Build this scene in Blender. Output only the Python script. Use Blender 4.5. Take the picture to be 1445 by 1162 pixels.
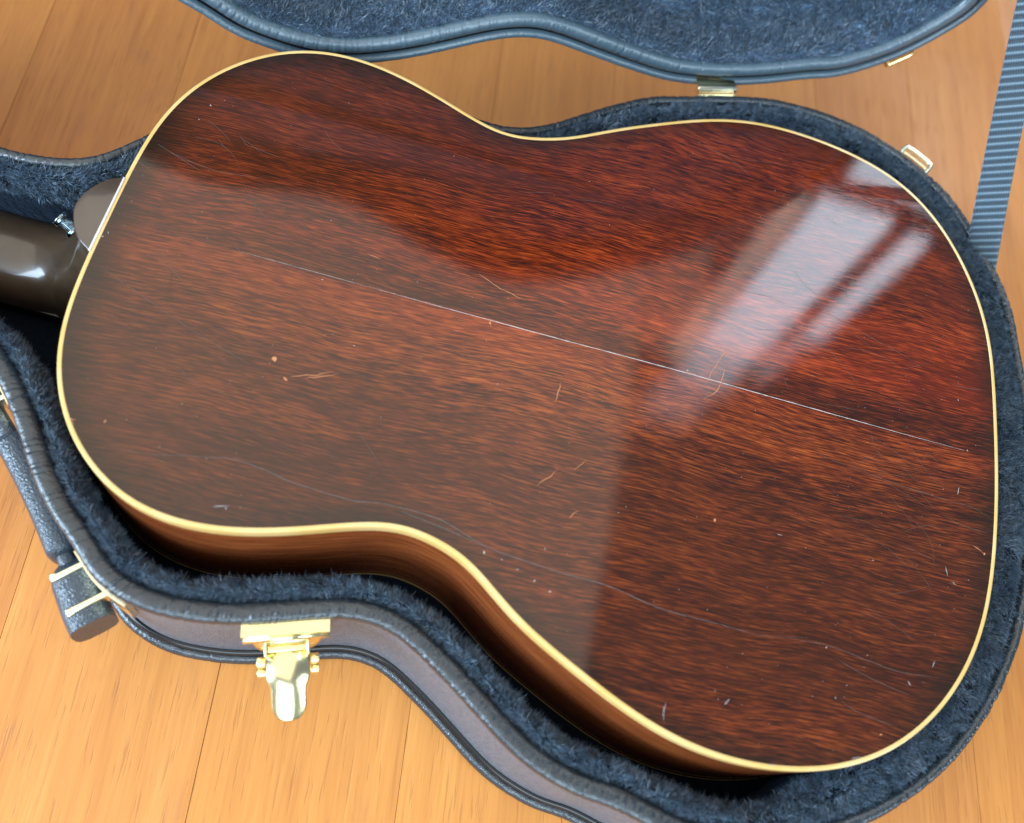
import bpy, bmesh, math, random
import numpy as np
from mathutils import Matrix, Vector
random.seed(3); rng = np.random.default_rng(5)
for o in list(bpy.data.objects): bpy.data.objects.remove(o)
scene = bpy.context.scene
COL = scene.collection
R = math.radians
CAM = [[0.963098,-0.258487,-0.075015,-0.056117],[0.203863,0.882547,-0.423734,-0.248653],[0.175734,0.392804,0.902675,0.551981],[0.0,0.0,0.0,1.0]]
OUTLINE = [0.20825,0.01622,0.05615,-0.02302,-0.0143,0.00641,-0.00743,0.00222,0.00095,-0.00166,0.0009,0.00016,-0.0007,0.00055,-0.00043,-0.00017,0.00044,0.00218,0.00016,0.00062,-0.00018,-0.00035,6e-05,-0.00016,4e-05,-0.00013,-9e-05,0.00028,0.00016,-0.00014,-0.00011,-6e-05,-3e-05]
RIM = [[-263.8,-95.9],[-251.6,-110.1],[-232.0,-134.9],[-216.8,-150.1],[-204.2,-159.4],[-192.9,-169.8],[-180.0,-176.7],[-163.2,-180.8],[-147.3,-180.8],[-130.5,-178.9],[-114.0,-174.9],[-92.8,-167.9],[-76.0,-162.7],[-62.7,-161.5],[-48.3,-164.1],[-32.5,-172.2],[-16.8,-181.6],[-0.8,-192.1],[15.1,-202.5],[30.0,-209.5],[51.1,-215.4],[66.4,-216.1],[82.6,-220.0],[193.8,-196.5],[204.4,-189.1],[223.6,-172.6],[241.9,-152.1],[259.6,-124.2],[271.0,-98.0],[274.9,-87.2],[279.5,90.1],[276.3,113.8],[270.5,133.8],[263.1,150.5],[244.6,182.1],[226.0,203.9],[204.6,218.6],[183.5,228.8],[162.0,235.2],[141.1,238.0],[112.1,237.1],[91.5,233.1],[62.0,223.0],[42.6,215.0],[23.4,207.6],[1.1,192.3],[-20.2,174.7],[-36.5,161.2],[-49.6,153.7],[-62.7,149.9],[-76.5,149.4],[-86.3,150.9],[-254.2,72.6],[-262.9,61.6],[-274.2,49.2],[-288.0,42.7],[-306.5,39.0],[-321.9,38.4]]
LIDLOW = [[-207.0,136.9],[-189.7,127.5],[-172.0,115.1],[-154.4,108.4],[-133.3,102.2],[-108.1,99.6],[-83.9,102.6],[-64.3,106.9],[-43.5,113.0],[-25.4,118.9],[-6.3,123.5],[13.8,123.4],[58.0,109.8],[92.7,99.8],[118.4,96.4],[160.6,97.9],[202.9,105.3],[213.0,104.9],[243.3,116.8],[263.4,129.3],[281.2,145.6],[295.9,167.8]]
LIDFRAME = [0.3175,0.1986,0.004,79]
SEAM = [[-217.8,1.5],[-175.0,0.4],[-141.4,-0.4],[-107.6,-0.8],[-73.3,-1.9],[-41.1,-1.4],[-4.6,-1.0],[30.2,1.0],[65.6,1.9],[101.8,0.8],[142.4,0.0],[171.2,0.0],[194.1,-0.1],[225.7,1.1]]
HAIR = [[[-201.1,-116.5],[-183.0,-116.3],[-167.6,-113.1],[-152.0,-109.9],[-142.5,-108.1],[-128.6,-109.4],[-114.3,-112.0],[-100.5,-112.9],[-83.4,-113.4],[-70.3,-111.3],[-49.7,-111.2],[-37.8,-113.0],[-19.2,-118.8],[-3.5,-120.7],[20.2,-122.3],[43.5,-122.9],[69.6,-127.1],[99.3,-127.3],[121.3,-127.4],[145.3,-122.5]],[[-63.1,-112.6],[-48.9,-114.2],[-34.6,-116.4],[-20.1,-119.0]],[[129.9,-125.6],[157.7,-124.3],[190.6,-127.7],[217.6,-125.0]],[[159.1,-129.1],[173.1,-133.3],[188.8,-136.3],[198.9,-137.3]],[[162.0,-147.7],[169.9,-151.1],[182.0,-152.9],[193.3,-153.6]],[[140.8,63.4],[158.8,58.2],[172.4,54.1],[188.1,50.2],[199.1,45.7]],[[216.2,40.4],[227.1,40.6],[239.9,43.2]],[[165.7,-27.7],[185.2,-29.9],[214.3,-31.1],[231.2,-31.2],[242.4,-35.0]],[[214.4,-40.7],[227.1,-43.2],[239.8,-43.0]],[[-236.8,51.2],[-217.9,44.3],[-209.6,41.3]],[[-243.7,15.5],[-224.9,12.9],[-204.8,12.6]],[[-229.3,48.3],[-204.9,44.4],[-179.0,47.4]],[[-236.4,-28.3],[-209.9,-39.1],[-182.9,-49.5],[-154.5,-58.5],[-139.7,-61.7]],[[-244.5,38.2],[-218.5,29.1],[-188.1,28.4]],[[-242.3,3.5],[-221.9,2.9],[-198.5,4.1]],[[50.3,158.0],[73.5,152.5],[87.9,143.8]]]
SCR = [[[-130.2,-60.5],[-120.7,-56.9],[-111.4,-52.2]],[[-123.5,-59.3],[-114.0,-55.4],[-108.4,-52.5]],[[-114.1,18.8],[-105.8,17.8]],[[-54.3,24.9],[-42.3,20.1],[-26.7,16.5]],[[-43.3,0.1],[-41.2,-4.5]],[[0.3,-24.7],[0.6,-30.1],[-0.3,-37.3]],[[76.5,-12.4],[83.1,-4.5],[86.1,10.9]],[[76.5,-2.2],[81.3,11.1],[86.4,23.4]],[[-0.4,-82.8],[3.6,-77.9],[8.2,-71.7]],[[15.4,-70.8],[21.3,-63.0]],[[17.8,-95.3],[21.8,-89.8]],[[231.2,-52.4],[237.7,-55.4]],[[-220.3,-108.7],[-216.9,-108.2]],[[-219.0,-110.2],[-216.4,-110.2]]]
WHT = [[[123.4,-75.2],[126.5,-75.2]],[[222.9,-21.7],[222.1,-26.5]],[[215.7,-68.2],[217.0,-72.8]],[[219.4,-75.2],[221.8,-76.4]],[[211.0,-117.9],[209.6,-121.8]],[[197.1,-131.0],[198.7,-133.0]],[[78.8,-169.0],[78.1,-173.3],[79.1,-177.8]],[[106.4,-163.6],[108.7,-160.1]],[[-144.3,-132.4],[-136.9,-130.1]],[[130.1,-184.8],[134.5,-184.1]],[[170.0,-173.4],[175.6,-171.2]]]
DOT = [[-18.4,-122.1,3],[-1.3,-126.0,3],[7.7,-129.3,3],[15.9,-132.4,3],[-9.5,-123.3,2],[9.6,-113.0,2],[-204.2,-105.7,4],[237.7,-55.4,4],[184.5,-159.2,3.5],[-220.2,85.3,3],[-214.3,91.2,1.6],[-222.6,74.0,2],[-138.3,-131.8,2],[175.4,-123.8,2.5],[222.3,31.4,2.5],[65.6,1.9,3],[227.9,1.7,3],[154.0,-125.2,2.5],[90.7,-76.5,5],[175.7,-75.3,2.5],[-42.4,-2.3,3.5],[-240.1,-8.8,3],[-241.9,-11.6,3],[-140.5,-53.5,7],[-132.1,-62.3,6],[-105.4,-35.3,2],[-31.0,-35.3,2],[-131.2,-3.4,2],[160.5,-147.7,2.5]]
STRAPT = [[0.1828,0.3086,0.2724],[0.2009,0.3149,0.2741]]
STRAPB = [[0.2498,0.1526,0.083],[0.2636,0.1482,0.097]]
CEIL_L, WALL_L, NEAR_L, LEFT_L, WIN_L = 1.45, .42, 7.0, 20.0, 10.0
RIGHT_L = 9.0
PLUSH, PLUSH2 = (.018, .028, .042), (.080, .128, .185)
LIDFUR = True


# ------------------------------------------------------------------ camera
cd = bpy.data.cameras.new('camera'); cam = bpy.data.objects.new('camera', cd); COL.objects.link(cam)
cam.matrix_world = Matrix(CAM)
cd.sensor_width = 36; cd.lens = 36 * 1330 / 1445; cd.clip_start = .02; cd.clip_end = 60
cd.dof.use_dof = True; cd.dof.focus_distance = .52; cd.dof.aperture_fstop = 4.6
scene.camera = cam
# ------------------------------------------------------------------ world and lamps
w = bpy.data.worlds.new('World'); scene.world = w; w.use_nodes = True
w.node_tree.nodes['Background'].inputs[0].default_value = (.50, .62, .85, 1)
w.node_tree.nodes['Background'].inputs[1].default_value = .42
scene.view_settings.view_transform = 'Standard'; scene.view_settings.look = 'None'
scene.view_settings.exposure = .0; scene.view_settings.gamma = 1

def area(name, loc, target, sx, sy, radiance, col, roll=0, spread=180):
    d = bpy.data.lights.new(name, 'AREA'); d.shape = 'RECTANGLE'; d.size = sx; d.size_y = sy
    d.energy = radiance * sx * sy * math.pi; d.color = col; d.spread = R(spread)
    o = bpy.data.objects.new(name, d); COL.objects.link(o); o.location = loc
    v = Vector(target) - Vector(loc)
    o.rotation_euler = (v.to_track_quat('-Z', 'Y').to_matrix() @ Matrix.Rotation(roll, 3, 'Z')).to_euler()
    return o
def wallz(name, a, b, z0, z1, radiance, col):
    """upright lamp spanning from (x,y)=a to b, between heights z0 and z1, shining to the origin side"""
    a = Vector(a); b = Vector(b); m = (a + b) / 2; n = Vector((-(b - a).y, (b - a).x)).normalized()
    if n.dot(m) > 0: n = -n
    zc = (z0 + z1) / 2
    return area(name, (m.x, m.y, zc), (m.x + n.x, m.y + n.y, zc), (b - a).length, z1 - z0, radiance, col)
ZB = .125          # height of the guitar's back above the floor
# pale ceiling, edge near y = 1.65
cl = area('ceiling_light', (-.98, .30, 2.32), (-.98, .30, 0), 3.04, 3.5, CEIL_L, (1, .90, .73)); cl.rotation_euler = (0, 0, 0)
cl = area('ceiling_light', (.66, 1.70, 2.32), (0, 0, 0), .22, .70, CEIL_L * .8, (1, .90, .73)); cl.rotation_euler = (0, 0, 0)
# tall window to the far right, in two lights with a mullion and a transom
def azp(az, d): return (.0 + d * math.cos(R(az)), -.0 + d * math.sin(R(az)))
def pane(x0, x1, z0, z1, rad, col=(.68, .85, 1)):
    wallz('window_light', (x0, 1.95), (x1, 1.95), z0, z1, rad, col)
pane(1.01, 1.29, 1.86, 3.1, WIN_L)
pane(1.01, 1.29, 3.1, 3.5, WIN_L * .6)
pane(.98, 1.29, 3.5, 4.1, WIN_L * .22)
pane(1.37, 1.46, 1.90, 2.8, WIN_L * .9)
pane(1.35, 1.42, 2.8, 3.3, WIN_L * .4)
pane(.90, .99, 1.90, 3.3, WIN_L * .35, (1, .88, .78))
pane(1.03, 1.46, .95, 1.74, WIN_L * .8)
# broad window behind the camera
area('near_window_light', (.25, -4.2, 2.5), (0, 0, .1), 3.5, 3.0, NEAR_L, (.70, .88, 1))
area('right_fill_light', (2.2, -1.1, 1.75), (.1, 0, .1), 1.1, 1.2, RIGHT_L, (.72, .88, 1))  # added fill lamp for the tail lining, placed clear of the back's reflections
area('left_window_light', (-2.3, -1.3, 1.25), (.1, 0, .1), 1.7, 1.7, LEFT_L, (.60, .80, 1))

# ------------------------------------------------------------------ node helpers
def mat(name):
    m = bpy.data.materials.new(name); m.use_nodes = True
    return m, m.node_tree, m.node_tree.nodes['Principled BSDF']
def N(nt, t, **k):
    n = nt.nodes.new(t)
    for a, b in k.items():
        if a == 'ins':
            for i, v in b.items(): n.inputs[i].default_value = v
        else: setattr(n, a, b)
    return n
def ramp(nt, src, stops, interp='LINEAR'):
    r = nt.nodes.new('ShaderNodeValToRGB'); cr = r.color_ramp; cr.interpolation = interp
    while len(cr.elements) < len(stops): cr.elements.new(.5)
    for e, (p, c) in zip(cr.elements, stops):
        e.position = p; e.color = (*c, 1) if len(c) == 3 else c
    nt.links.new(src, r.inputs[0]); return r.outputs[0]
def coords(nt, scale=(1, 1, 1), rot=(0, 0, 0), src='Object', loc=(0, 0, 0)):
    tc = N(nt, 'ShaderNodeTexCoord'); mp = N(nt, 'ShaderNodeMapping')
    mp.inputs['Scale'].default_value = scale; mp.inputs['Rotation'].default_value = rot; mp.inputs['Location'].default_value = loc
    nt.links.new(tc.outputs[src], mp.inputs[0]); return mp.outputs[0]
def noise(nt, vec, scale=1, detail=3, rough=.5, dist=0, out='Fac'):
    n = N(nt, 'ShaderNodeTexNoise', ins={'Scale': scale, 'Detail': detail, 'Roughness': rough, 'Distortion': dist})
    nt.links.new(vec, n.inputs['Vector']); return n.outputs[out]
def math_(nt, op, a, b=None, clamp=False):
    n = N(nt, 'ShaderNodeMath', operation=op, use_clamp=clamp)
    for i, v in enumerate((a, b)):
        if v is None: continue
        if isinstance(v, (int, float)): n.inputs[i].default_value = v
        else: nt.links.new(v, n.inputs[i])
    return n.outputs[0]
def mix(nt, f, a, b, mode='MIX'):
    n = N(nt, 'ShaderNodeMix', data_type='RGBA', blend_type=mode)
    for i, v in ((0, f), (6, a), (7, b)):
        if isinstance(v, (int, float)): n.inputs[i].default_value = v
        elif isinstance(v, tuple): n.inputs[i].default_value = (*v, 1)
        else: nt.links.new(v, n.inputs[i])
    return n.outputs[2]
def bump(nt, h, strength, dist, normal=None):
    b = N(nt, 'ShaderNodeBump', ins={'Strength': strength, 'Distance': dist}); nt.links.new(h, b.inputs['Height'])
    if normal: nt.links.new(normal, b.inputs['Normal'])
    return b.outputs[0]

# ------------------------------------------------------------------ materials
def mahogany(name, back=True):
    m, nt, p = mat(name)
    if back:
        tc = N(nt, 'ShaderNodeTexCoord'); sep = N(nt, 'ShaderNodeSeparateXYZ'); nt.links.new(tc.outputs['Object'], sep.inputs[0])
        # book-matched halves: grain runs a few degrees off the seam, mirrored
        ay = math_(nt, 'ABSOLUTE', sep.outputs[1]); sg = math_(nt, 'SIGN', sep.outputs[1])
        yy = math_(nt, 'ADD', sep.outputs[1], math_(nt, 'MULTIPLY', sep.outputs[0], -.035))
        cb = N(nt, 'ShaderNodeCombineXYZ'); nt.links.new(sep.outputs[0], cb.inputs[0]); nt.links.new(yy, cb.inputs[1]); nt.links.new(math_(nt, 'MULTIPLY', sg, .35), cb.inputs[2])
        wob = noise(nt, cb.outputs[0], 7, 2, .5); 
        yw = math_(nt, 'ADD', yy, math_(nt, 'MULTIPLY', wob, .020))
        cc = N(nt, 'ShaderNodeCombineXYZ'); nt.links.new(sep.outputs[0], cc.inputs[0]); nt.links.new(yw, cc.inputs[1]); nt.links.new(math_(nt, 'MULTIPLY', sg, .35), cc.inputs[2])
        V = cc.outputs[0]
    else:
        V = coords(nt)
    def S(sx, sy, sz=1, rz=0):
        mp = N(nt, 'ShaderNodeMapping'); mp.inputs['Scale'].default_value = (sx, sy, sz); mp.inputs['Rotation'].default_value = (0, 0, rz)
        nt.links.new(V, mp.inputs[0]); return mp.outputs[0]
    if back: s1, s2, s3, s4 = S(78, 1750), S(130, 2700, 1, .03), S(4, 26), S(26, 120, 1, -.04)
    else:    s1, s2, s3, s4 = S(30, 30, 600), S(60, 60, 1400), S(4, 4, 30), S(14, 14, 90)
    f1 = noise(nt, s1, 1, 2, .5, .35); f2 = noise(nt, s2, 1, 2, .5, .3); f3 = noise(nt, s3, 1, 4, .55, .6); f4 = noise(nt, s4, 1, 4, .6, .8)
    s = math_(nt, 'ADD', math_(nt, 'MULTIPLY', f1, .64), math_(nt, 'MULTIPLY', f2, .40))
    s = math_(nt, 'ADD', s, math_(nt, 'MULTIPLY', f3, .26)); s = math_(nt, 'ADD', s, math_(nt, 'MULTIPLY', f4, .15))
    s = math_(nt, 'SUBTRACT', s, .225)
    if back:
        pr = noise(nt, S(95, 2400, 1, -.02), 1, 1, .5, .2)
        s = math_(nt, 'SUBTRACT', s, ramp(nt, pr, [(.57, (0, 0, 0)), (.66, (.12, .12, .12))]))
        s = math_(nt, 'SUBTRACT', s, .002)
        f5 = noise(nt, S(3.2, 9), 1, 3, .55, .7); s = math_(nt, 'ADD', s, math_(nt, 'MULTIPLY', math_(nt, 'SUBTRACT', f5, .5), .22))
        lx = math_(nt, 'MULTIPLY', math_(nt, 'SUBTRACT', math_(nt, 'MULTIPLY', sep.outputs[0], -1), .02), 4.5, True)   # browner towards the neck
    if back:
        c = ramp(nt, s, [(.36, (.017, .0055, .0028)), (.44, (.056, .0115, .0042)), (.51, (.128, .0225, .0058)), (.585, (.250, .0470, .0088)), (.69, (.40, .090, .015))])
        bnd = noise(nt, S(1.1, 21), 1, 3, .5, .3); c = mix(nt, ramp(nt, bnd, [(.38, (.55,) * 3), (.62, (0, 0, 0))]), c, (.050, .0135, .0055)); c = mix(nt, ramp(nt, bnd, [(.54, (0, 0, 0)), (.72, (.45,) * 3)]), c, (.225, .036, .0075))
        up_ = math_(nt, 'MULTIPLY', math_(nt, 'ADD', math_(nt, 'ADD', sep.outputs[1], math_(nt, 'MULTIPLY', f5, .05)), -.005), 22, True)   # redder on the far half
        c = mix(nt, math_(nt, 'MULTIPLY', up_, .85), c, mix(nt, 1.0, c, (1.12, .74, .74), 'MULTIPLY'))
        at = N(nt, 'ShaderNodeAttribute', attribute_name='edge'); e = at.outputs['Fac']     # metres from the binding
        en = math_(nt, 'ADD', math_(nt, 'SUBTRACT', e, math_(nt, 'MULTIPLY', lx, .006)), math_(nt, 'MULTIPLY', f3, .022))
        b = ramp(nt, math_(nt, 'MULTIPLY', en, 18), [(.10, (0, 0, 0)), (.50, (1, 1, 1))], 'EASE')
        c = mix(nt, math_(nt, 'MULTIPLY', lx, .52), c, (.042, .021, .011)); c = mix(nt, b, mix(nt, .86, c, (.017, .010, .005)), c)
    else:
        c = ramp(nt, s, [(.34, (.13, .030, .009)), (.5, (.22, .054, .016)), (.62, (.28, .074, .020)), (.75, (.35, .10, .03))])
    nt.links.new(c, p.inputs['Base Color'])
    p.inputs['Roughness'].default_value = .9; p.inputs['Specular IOR Level'].default_value = .0
    p.inputs['Coat Weight'].default_value = 1; p.inputs['Coat Roughness'].default_value = .045; p.inputs['Coat IOR'].default_value = 1.5
    # finish sinks into the pores a little and ripples slowly
    h = math_(nt, 'ADD', math_(nt, 'MULTIPLY', f1, 1.0), math_(nt, 'MULTIPLY', f2, .4))
    bb = bump(nt, h, .20 if back else .2, .00004)
    wv = noise(nt, coords(nt, (9, 14, 9)), 1, 2, .5); bb = bump(nt, wv, .06, .0010, bb)
    nt.links.new(bb, p.inputs['Coat Normal'])
    nt.links.new(bump(nt, f1, .3, .0002), p.inputs['Normal'])
    # wear: haze of fine scuffs in the coat
    sc = noise(nt, coords(nt, (60, 45, 60)), 1, 5, .6)
    rg = ramp(nt, sc, [(.4, (.014,) * 3), (.75, (.036,) * 3)])
    if back:   # the middle of the back is rubbed duller than the bout edge
        wr = ramp(nt, math_(nt, 'ADD', math_(nt, 'SUBTRACT', .62, math_(nt, 'MULTIPLY', sep.outputs[0], 1.7)), math_(nt, 'MULTIPLY', math_(nt, 'SUBTRACT', f3, .5), .5)), [(.27, (0, 0, 0)), (.52, (.052,) * 3)], 'EASE')
        wr = math_(nt, 'MULTIPLY', wr, ramp(nt, e, [(.02, (.25,) * 3), (.09, (1, 1, 1))]))
        rg = math_(nt, 'ADD', rg, wr)
    nt.links.new(rg, p.inputs['Coat Roughness'])
    return m
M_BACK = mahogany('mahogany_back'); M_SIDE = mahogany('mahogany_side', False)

def simple(name, col, rough, metal=0, coat=0, spec=.5, bumps=None, sheen=0, sheencol=None, var=None):
    m, nt, p = mat(name)
    p.inputs['Base Color'].default_value = (*col, 1); p.inputs['Roughness'].default_value = rough
    p.inputs['Metallic'].default_value = metal; p.inputs['Coat Weight'].default_value = coat; p.inputs['Coat Roughness'].default_value = .08
    p.inputs['Specular IOR Level'].default_value = spec
    if sheen:
        p.inputs['Sheen Weight'].default_value = sheen; p.inputs['Sheen Roughness'].default_value = .42
        p.inputs['Sheen Tint'].default_value = (*(sheencol or (1, 1, 1)), 1)
    if var:
        sc, c2 = var; f = noise(nt, coords(nt, (1, 1, 1)), sc, 4, .6)
        nt.links.new(mix(nt, ramp(nt, f, [(.35, (0, 0, 0)), (.65, (1, 1, 1))]), col, c2), p.inputs['Base Color'])
    if bumps:
        prev = None
        for (sc, st, di, kind) in bumps:
            v = coords(nt, sc)
            if kind == 'voronoi':
                vn = N(nt, 'ShaderNodeTexVoronoi', feature='DISTANCE_TO_EDGE'); vn.inputs['Scale'].default_value = 1
                nt.links.new(v, vn.inputs['Vector']); h = vn.outputs[0]
            else: h = noise(nt, v, 1, 4, .6)
            prev = bump(nt, h, st, di, prev)
        nt.links.new(prev, p.inputs['Normal'])
    return m
M_BIND = simple('aged_binding', (.66, .40, .11), .32, coat=.8, spec=.4, var=(45, (.74, .50, .20)))
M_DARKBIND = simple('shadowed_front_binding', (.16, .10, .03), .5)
M_SEAM = simple('lacquer_crack', (.62, .56, .52), .5)
M_CHIP = simple('bare_wood_chip', (.50, .19, .075), .6)
M_HAIR = simple('finish_hairline', (.12, .060, .042), .4)
M_WHITE = simple('white_nick', (.38, .35, .33), .5)
M_NECK = simple('dark_brown_neck_finish', (.034, .022, .013), .30, coat=.7, var=(30, (.062, .040, .024)), bumps=[((14, 14, 14), .3, .002, 'n'), ((80, 80, 80), .12, .0008, 'n')])
M_CAP = simple('heel_cap_dark', (.050, .030, .020), .25, coat=1, var=(30, (.07, .045, .03)))
M_BLACKGLOSS = simple('black_gloss', (.006, .006, .007), .25)
M_PADBASE = simple('plush_backing', (.003, .006, .011), .95, spec=.1, sheen=.06, sheencol=(.45, .65, 1), bumps=[((160, 160, 160), .9, .004, 'n')])  # near-black: the shade of the case cavity is put into this colour
M_PLUSH = simple('plush_fibre', PLUSH, .42, spec=.7, sheen=.35, sheencol=(.5, .75, 1), var=(330, PLUSH2))
M_LIDPLUSH = simple('lid_plush', (.024, .044, .080), .85, sheen=1, sheencol=(.42, .66, 1), bumps=[((70, 70, 70), 1, .012, 'n'), ((260, 260, 260), .8, .004, 'n')], var=(60, (.040, .068, .115)))
M_TOLEX = simple('black_grained_vinyl', (.072, .096, .128), .36, spec=.6, bumps=[((620, 620, 620), .9, .0009, 'voronoi'), ((120, 120, 120), .15, .002, 'n')], var=(420, (.145, .15, .17)))
M_PIPE = simple('crinkled_black_vinyl', (.016, .024, .030), .25, spec=.85, bumps=[((260, 260, 260), .55, .0014, 'n'), ((900, 900, 900), .30, .0004, 'n')])
M_GOLD = simple('polished_brass', (.92, .80, .44), .19, metal=1)
M_GOLDP = simple('pale_brass', (.96, .89, .64), .24, metal=1)
M_LIDPIPE = simple('lit_vinyl_edge', (.060, .095, .120), .32, spec=.8, bumps=[((260, 260, 260), .4, .0012, 'n')])  # black rim vinyl lightened: bright reflections on the lid welts painted in
M_LEATHER = simple('pebbled_black_leather', (.022, .036, .052), .34, spec=.8, bumps=[((560, 560, 560), .55, .0010, 'voronoi')])
M_STEEL = simple('dark_chrome', (.25, .32, .36), .12, metal=1)
M_SEAM2 = simple('lacquer_crack_faint', (.28, .22, .19), .5)
M_HAIR2 = simple('finish_hairline_pale', (.125, .105, .095), .4)
M_SPECK = simple('dust_speck', (.36, .28, .24), .6)
M_SPRUCE = simple('dark_top_finish', (.06, .03, .012), .3, coat=1)

def floor_mat():
    m, nt, p = mat('varnished_floorboards')
    tc = N(nt, 'ShaderNodeTexCoord'); oi = N(nt, 'ShaderNodeObjectInfo')
    off = N(nt, 'ShaderNodeCombineXYZ'); nt.links.new(math_(nt, 'MULTIPLY', oi.outputs['Random'], 37), off.inputs[0]); nt.links.new(math_(nt, 'MULTIPLY', oi.outputs['Random'], 11), off.inputs[1])
    va = N(nt, 'ShaderNodeVectorMath', operation='ADD'); nt.links.new(tc.outputs['Object'], va.inputs[0]); nt.links.new(off.outputs[0], va.inputs[1])
    def S(sx, sy):
        mp = N(nt, 'ShaderNodeMapping'); mp.inputs['Scale'].default_value = (sx, sy, 1); nt.links.new(va.outputs[0], mp.inputs[0]); return mp.outputs[0]
    g1 = noise(nt, S(90, 4), 1, 4, .6, .8); g2 = noise(nt, S(420, 16), 1, 3, .6); g3 = noise(nt, S(9, 1.6), 1, 3, .5, .4); kn = noise(nt, S(16, 11), 1, 3, .6, 1)
    g4 = noise(nt, S(900, 22), 1, 2, .5)
    s = math_(nt, 'ADD', math_(nt, 'MULTIPLY', g1, .36), math_(nt, 'MULTIPLY', g2, .26)); s = math_(nt, 'ADD', s, math_(nt, 'MULTIPLY', g3, .24)); s = math_(nt, 'ADD', s, math_(nt, 'MULTIPLY', g4, .14))
    c = ramp(nt, s, [(.33, (.35, .112, .022)), (.45, (.51, .185, .038)), (.55, (.60, .235, .052)), (.68, (.74, .33, .088))])
    c = mix(nt, math_(nt, 'MULTIPLY', ramp(nt, kn, [(.60, (0, 0, 0)), (.74, (1, 1, 1))]), .5), c, (.36, .135, .055))
    pore = ramp(nt, noise(nt, S(640, 34), 1, 2, .5), [(.60, (0, 0, 0)), (.68, (1, 1, 1))])
    c = mix(nt, math_(nt, 'MULTIPLY', pore, .42), c, (.22, .068, .020))
    c = mix(nt, .34, c, mix(nt, oi.outputs['Random'], (.70, .29, .065), (.44, .150, .04)))
    nt.links.new(c, p.inputs['Base Color'])
    p.inputs['Roughness'].default_value = .42; p.inputs['Specular IOR Level'].default_value = .42
    nt.links.new(ramp(nt, noise(nt, S(7, 5), 1, 4, .6), [(.3, (.34,) * 3), (.7, (.52,) * 3)]), p.inputs['Roughness'])
    h = math_(nt, 'SUBTRACT', math_(nt, 'MULTIPLY', g1, .5), pore)
    nt.links.new(bump(nt, h, .25, .0006), p.inputs['Normal'])
    return m
M_FLOOR = floor_mat()
M_GAP = simple('dark_joint', (.22, .09, .03), .9)

def strap_mat():
    m, nt, p = mat('nylon_webbing')
    tc = N(nt, 'ShaderNodeTexCoord'); sep = N(nt, 'ShaderNodeSeparateXYZ'); nt.links.new(tc.outputs['UV'], sep.inputs[0])
    u, v = sep.outputs[0], sep.outputs[1]       # metres across, along
    rib = math_(nt, 'SINE', math_(nt, 'MULTIPLY', v, 2 * math.pi / .0044))
    ph = math_(nt, 'MULTIPLY', math_(nt, 'SINE', math_(nt, 'MULTIPLY', v, math.pi / .0042)), 1.5)
    wv = math_(nt, 'SINE', math_(nt, 'ADD', math_(nt, 'MULTIPLY', u, 2 * math.pi / .0017), ph))
    h = math_(nt, 'ADD', math_(nt, 'MULTIPLY', rib, .8), math_(nt, 'MULTIPLY', wv, .16))
    c = ramp(nt, math_(nt, 'ADD', math_(nt, 'MULTIPLY', h, .4), .5), [(.1, (.016, .024, .032)), (.5, (.052, .080, .105)), (.9, (.17, .235, .28))])
    nt.links.new(c, p.inputs['Base Color']); p.inputs['Roughness'].default_value = .5
    p.inputs['Sheen Weight'].default_value = .4; p.inputs['Sheen Tint'].default_value = (.6, .8, 1, 1)
    nt.links.new(bump(nt, h, .9, .0012), p.inputs['Normal']); return m
M_STRAP = strap_mat()

# ------------------------------------------------------------------ object helpers
def empty(name, loc=(0, 0, 0), label=None, cat=None):
    o = bpy.data.objects.new(name, None); COL.objects.link(o); o.location = loc; o.empty_display_size = .05
    if label: o['label'] = label
    if cat: o['category'] = cat
    return o
def link_mesh(name, me, m, parent, smooth=True):
    o = bpy.data.objects.new(name, me); COL.objects.link(o)
    if m: me.materials.append(m)
    if smooth: me.polygons.foreach_set('use_smooth', [True] * len(me.polygons))
    if parent:
        o.parent = parent
        o.matrix_parent_inverse = Matrix.Identity(4)
    return o
def pydata(name, v, f, m, parent, smooth=True):
    me = bpy.data.meshes.new(name); me.from_pydata([tuple(x) for x in v], [], f); me.validate(); me.update()
    return link_mesh(name, me, m, parent, smooth)
def grid(name, rows, m, parent, closed_u=True, closed_v=False, smooth=True, flip=False):
    """rows: array (nv, nu, 3)"""
    rows = np.asarray(rows); nv, nu = rows.shape[:2]; f = []
    for j in range(nv if closed_v else nv - 1):
        for i in range(nu if closed_u else nu - 1):
            a, b = j * nu + i, j * nu + (i + 1) % nu; k = (j + 1) % nv
            q = (a, b, k * nu + (i + 1) % nu, k * nu + i)
            f.append(q[::-1] if flip else q)
    return pydata(name, rows.reshape(-1, 3), f, m, parent, smooth)
def bm_obj(name, bm, m, parent, bev=0, smooth=True):
    if bev:
        bmesh.ops.bevel(bm, geom=bm.edges[:], offset=bev, segments=2, affect='EDGES', profile=.6)
    me = bpy.data.meshes.new(name); bm.to_mesh(me); bm.free(); return link_mesh(name, me, m, parent, smooth)
def add_box(bm, size, M):
    r = bmesh.ops.create_cube(bm, size=1); bmesh.ops.transform(bm, matrix=M @ Matrix.Diagonal((*size, 1)), verts=r['verts'])
def add_cyl(bm, r, h, M, seg=20, r2=None):
    q = bmesh.ops.create_cone(bm, cap_ends=True, segments=seg, radius1=r, radius2=r if r2 is None else r2, depth=h)
    bmesh.ops.transform(bm, matrix=M, verts=q['verts'])
def box(name, size, M, m, parent, bev=.0006):
    bm = bmesh.new(); add_box(bm, size, M); return bm_obj(name, bm, m, parent, bev)
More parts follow.
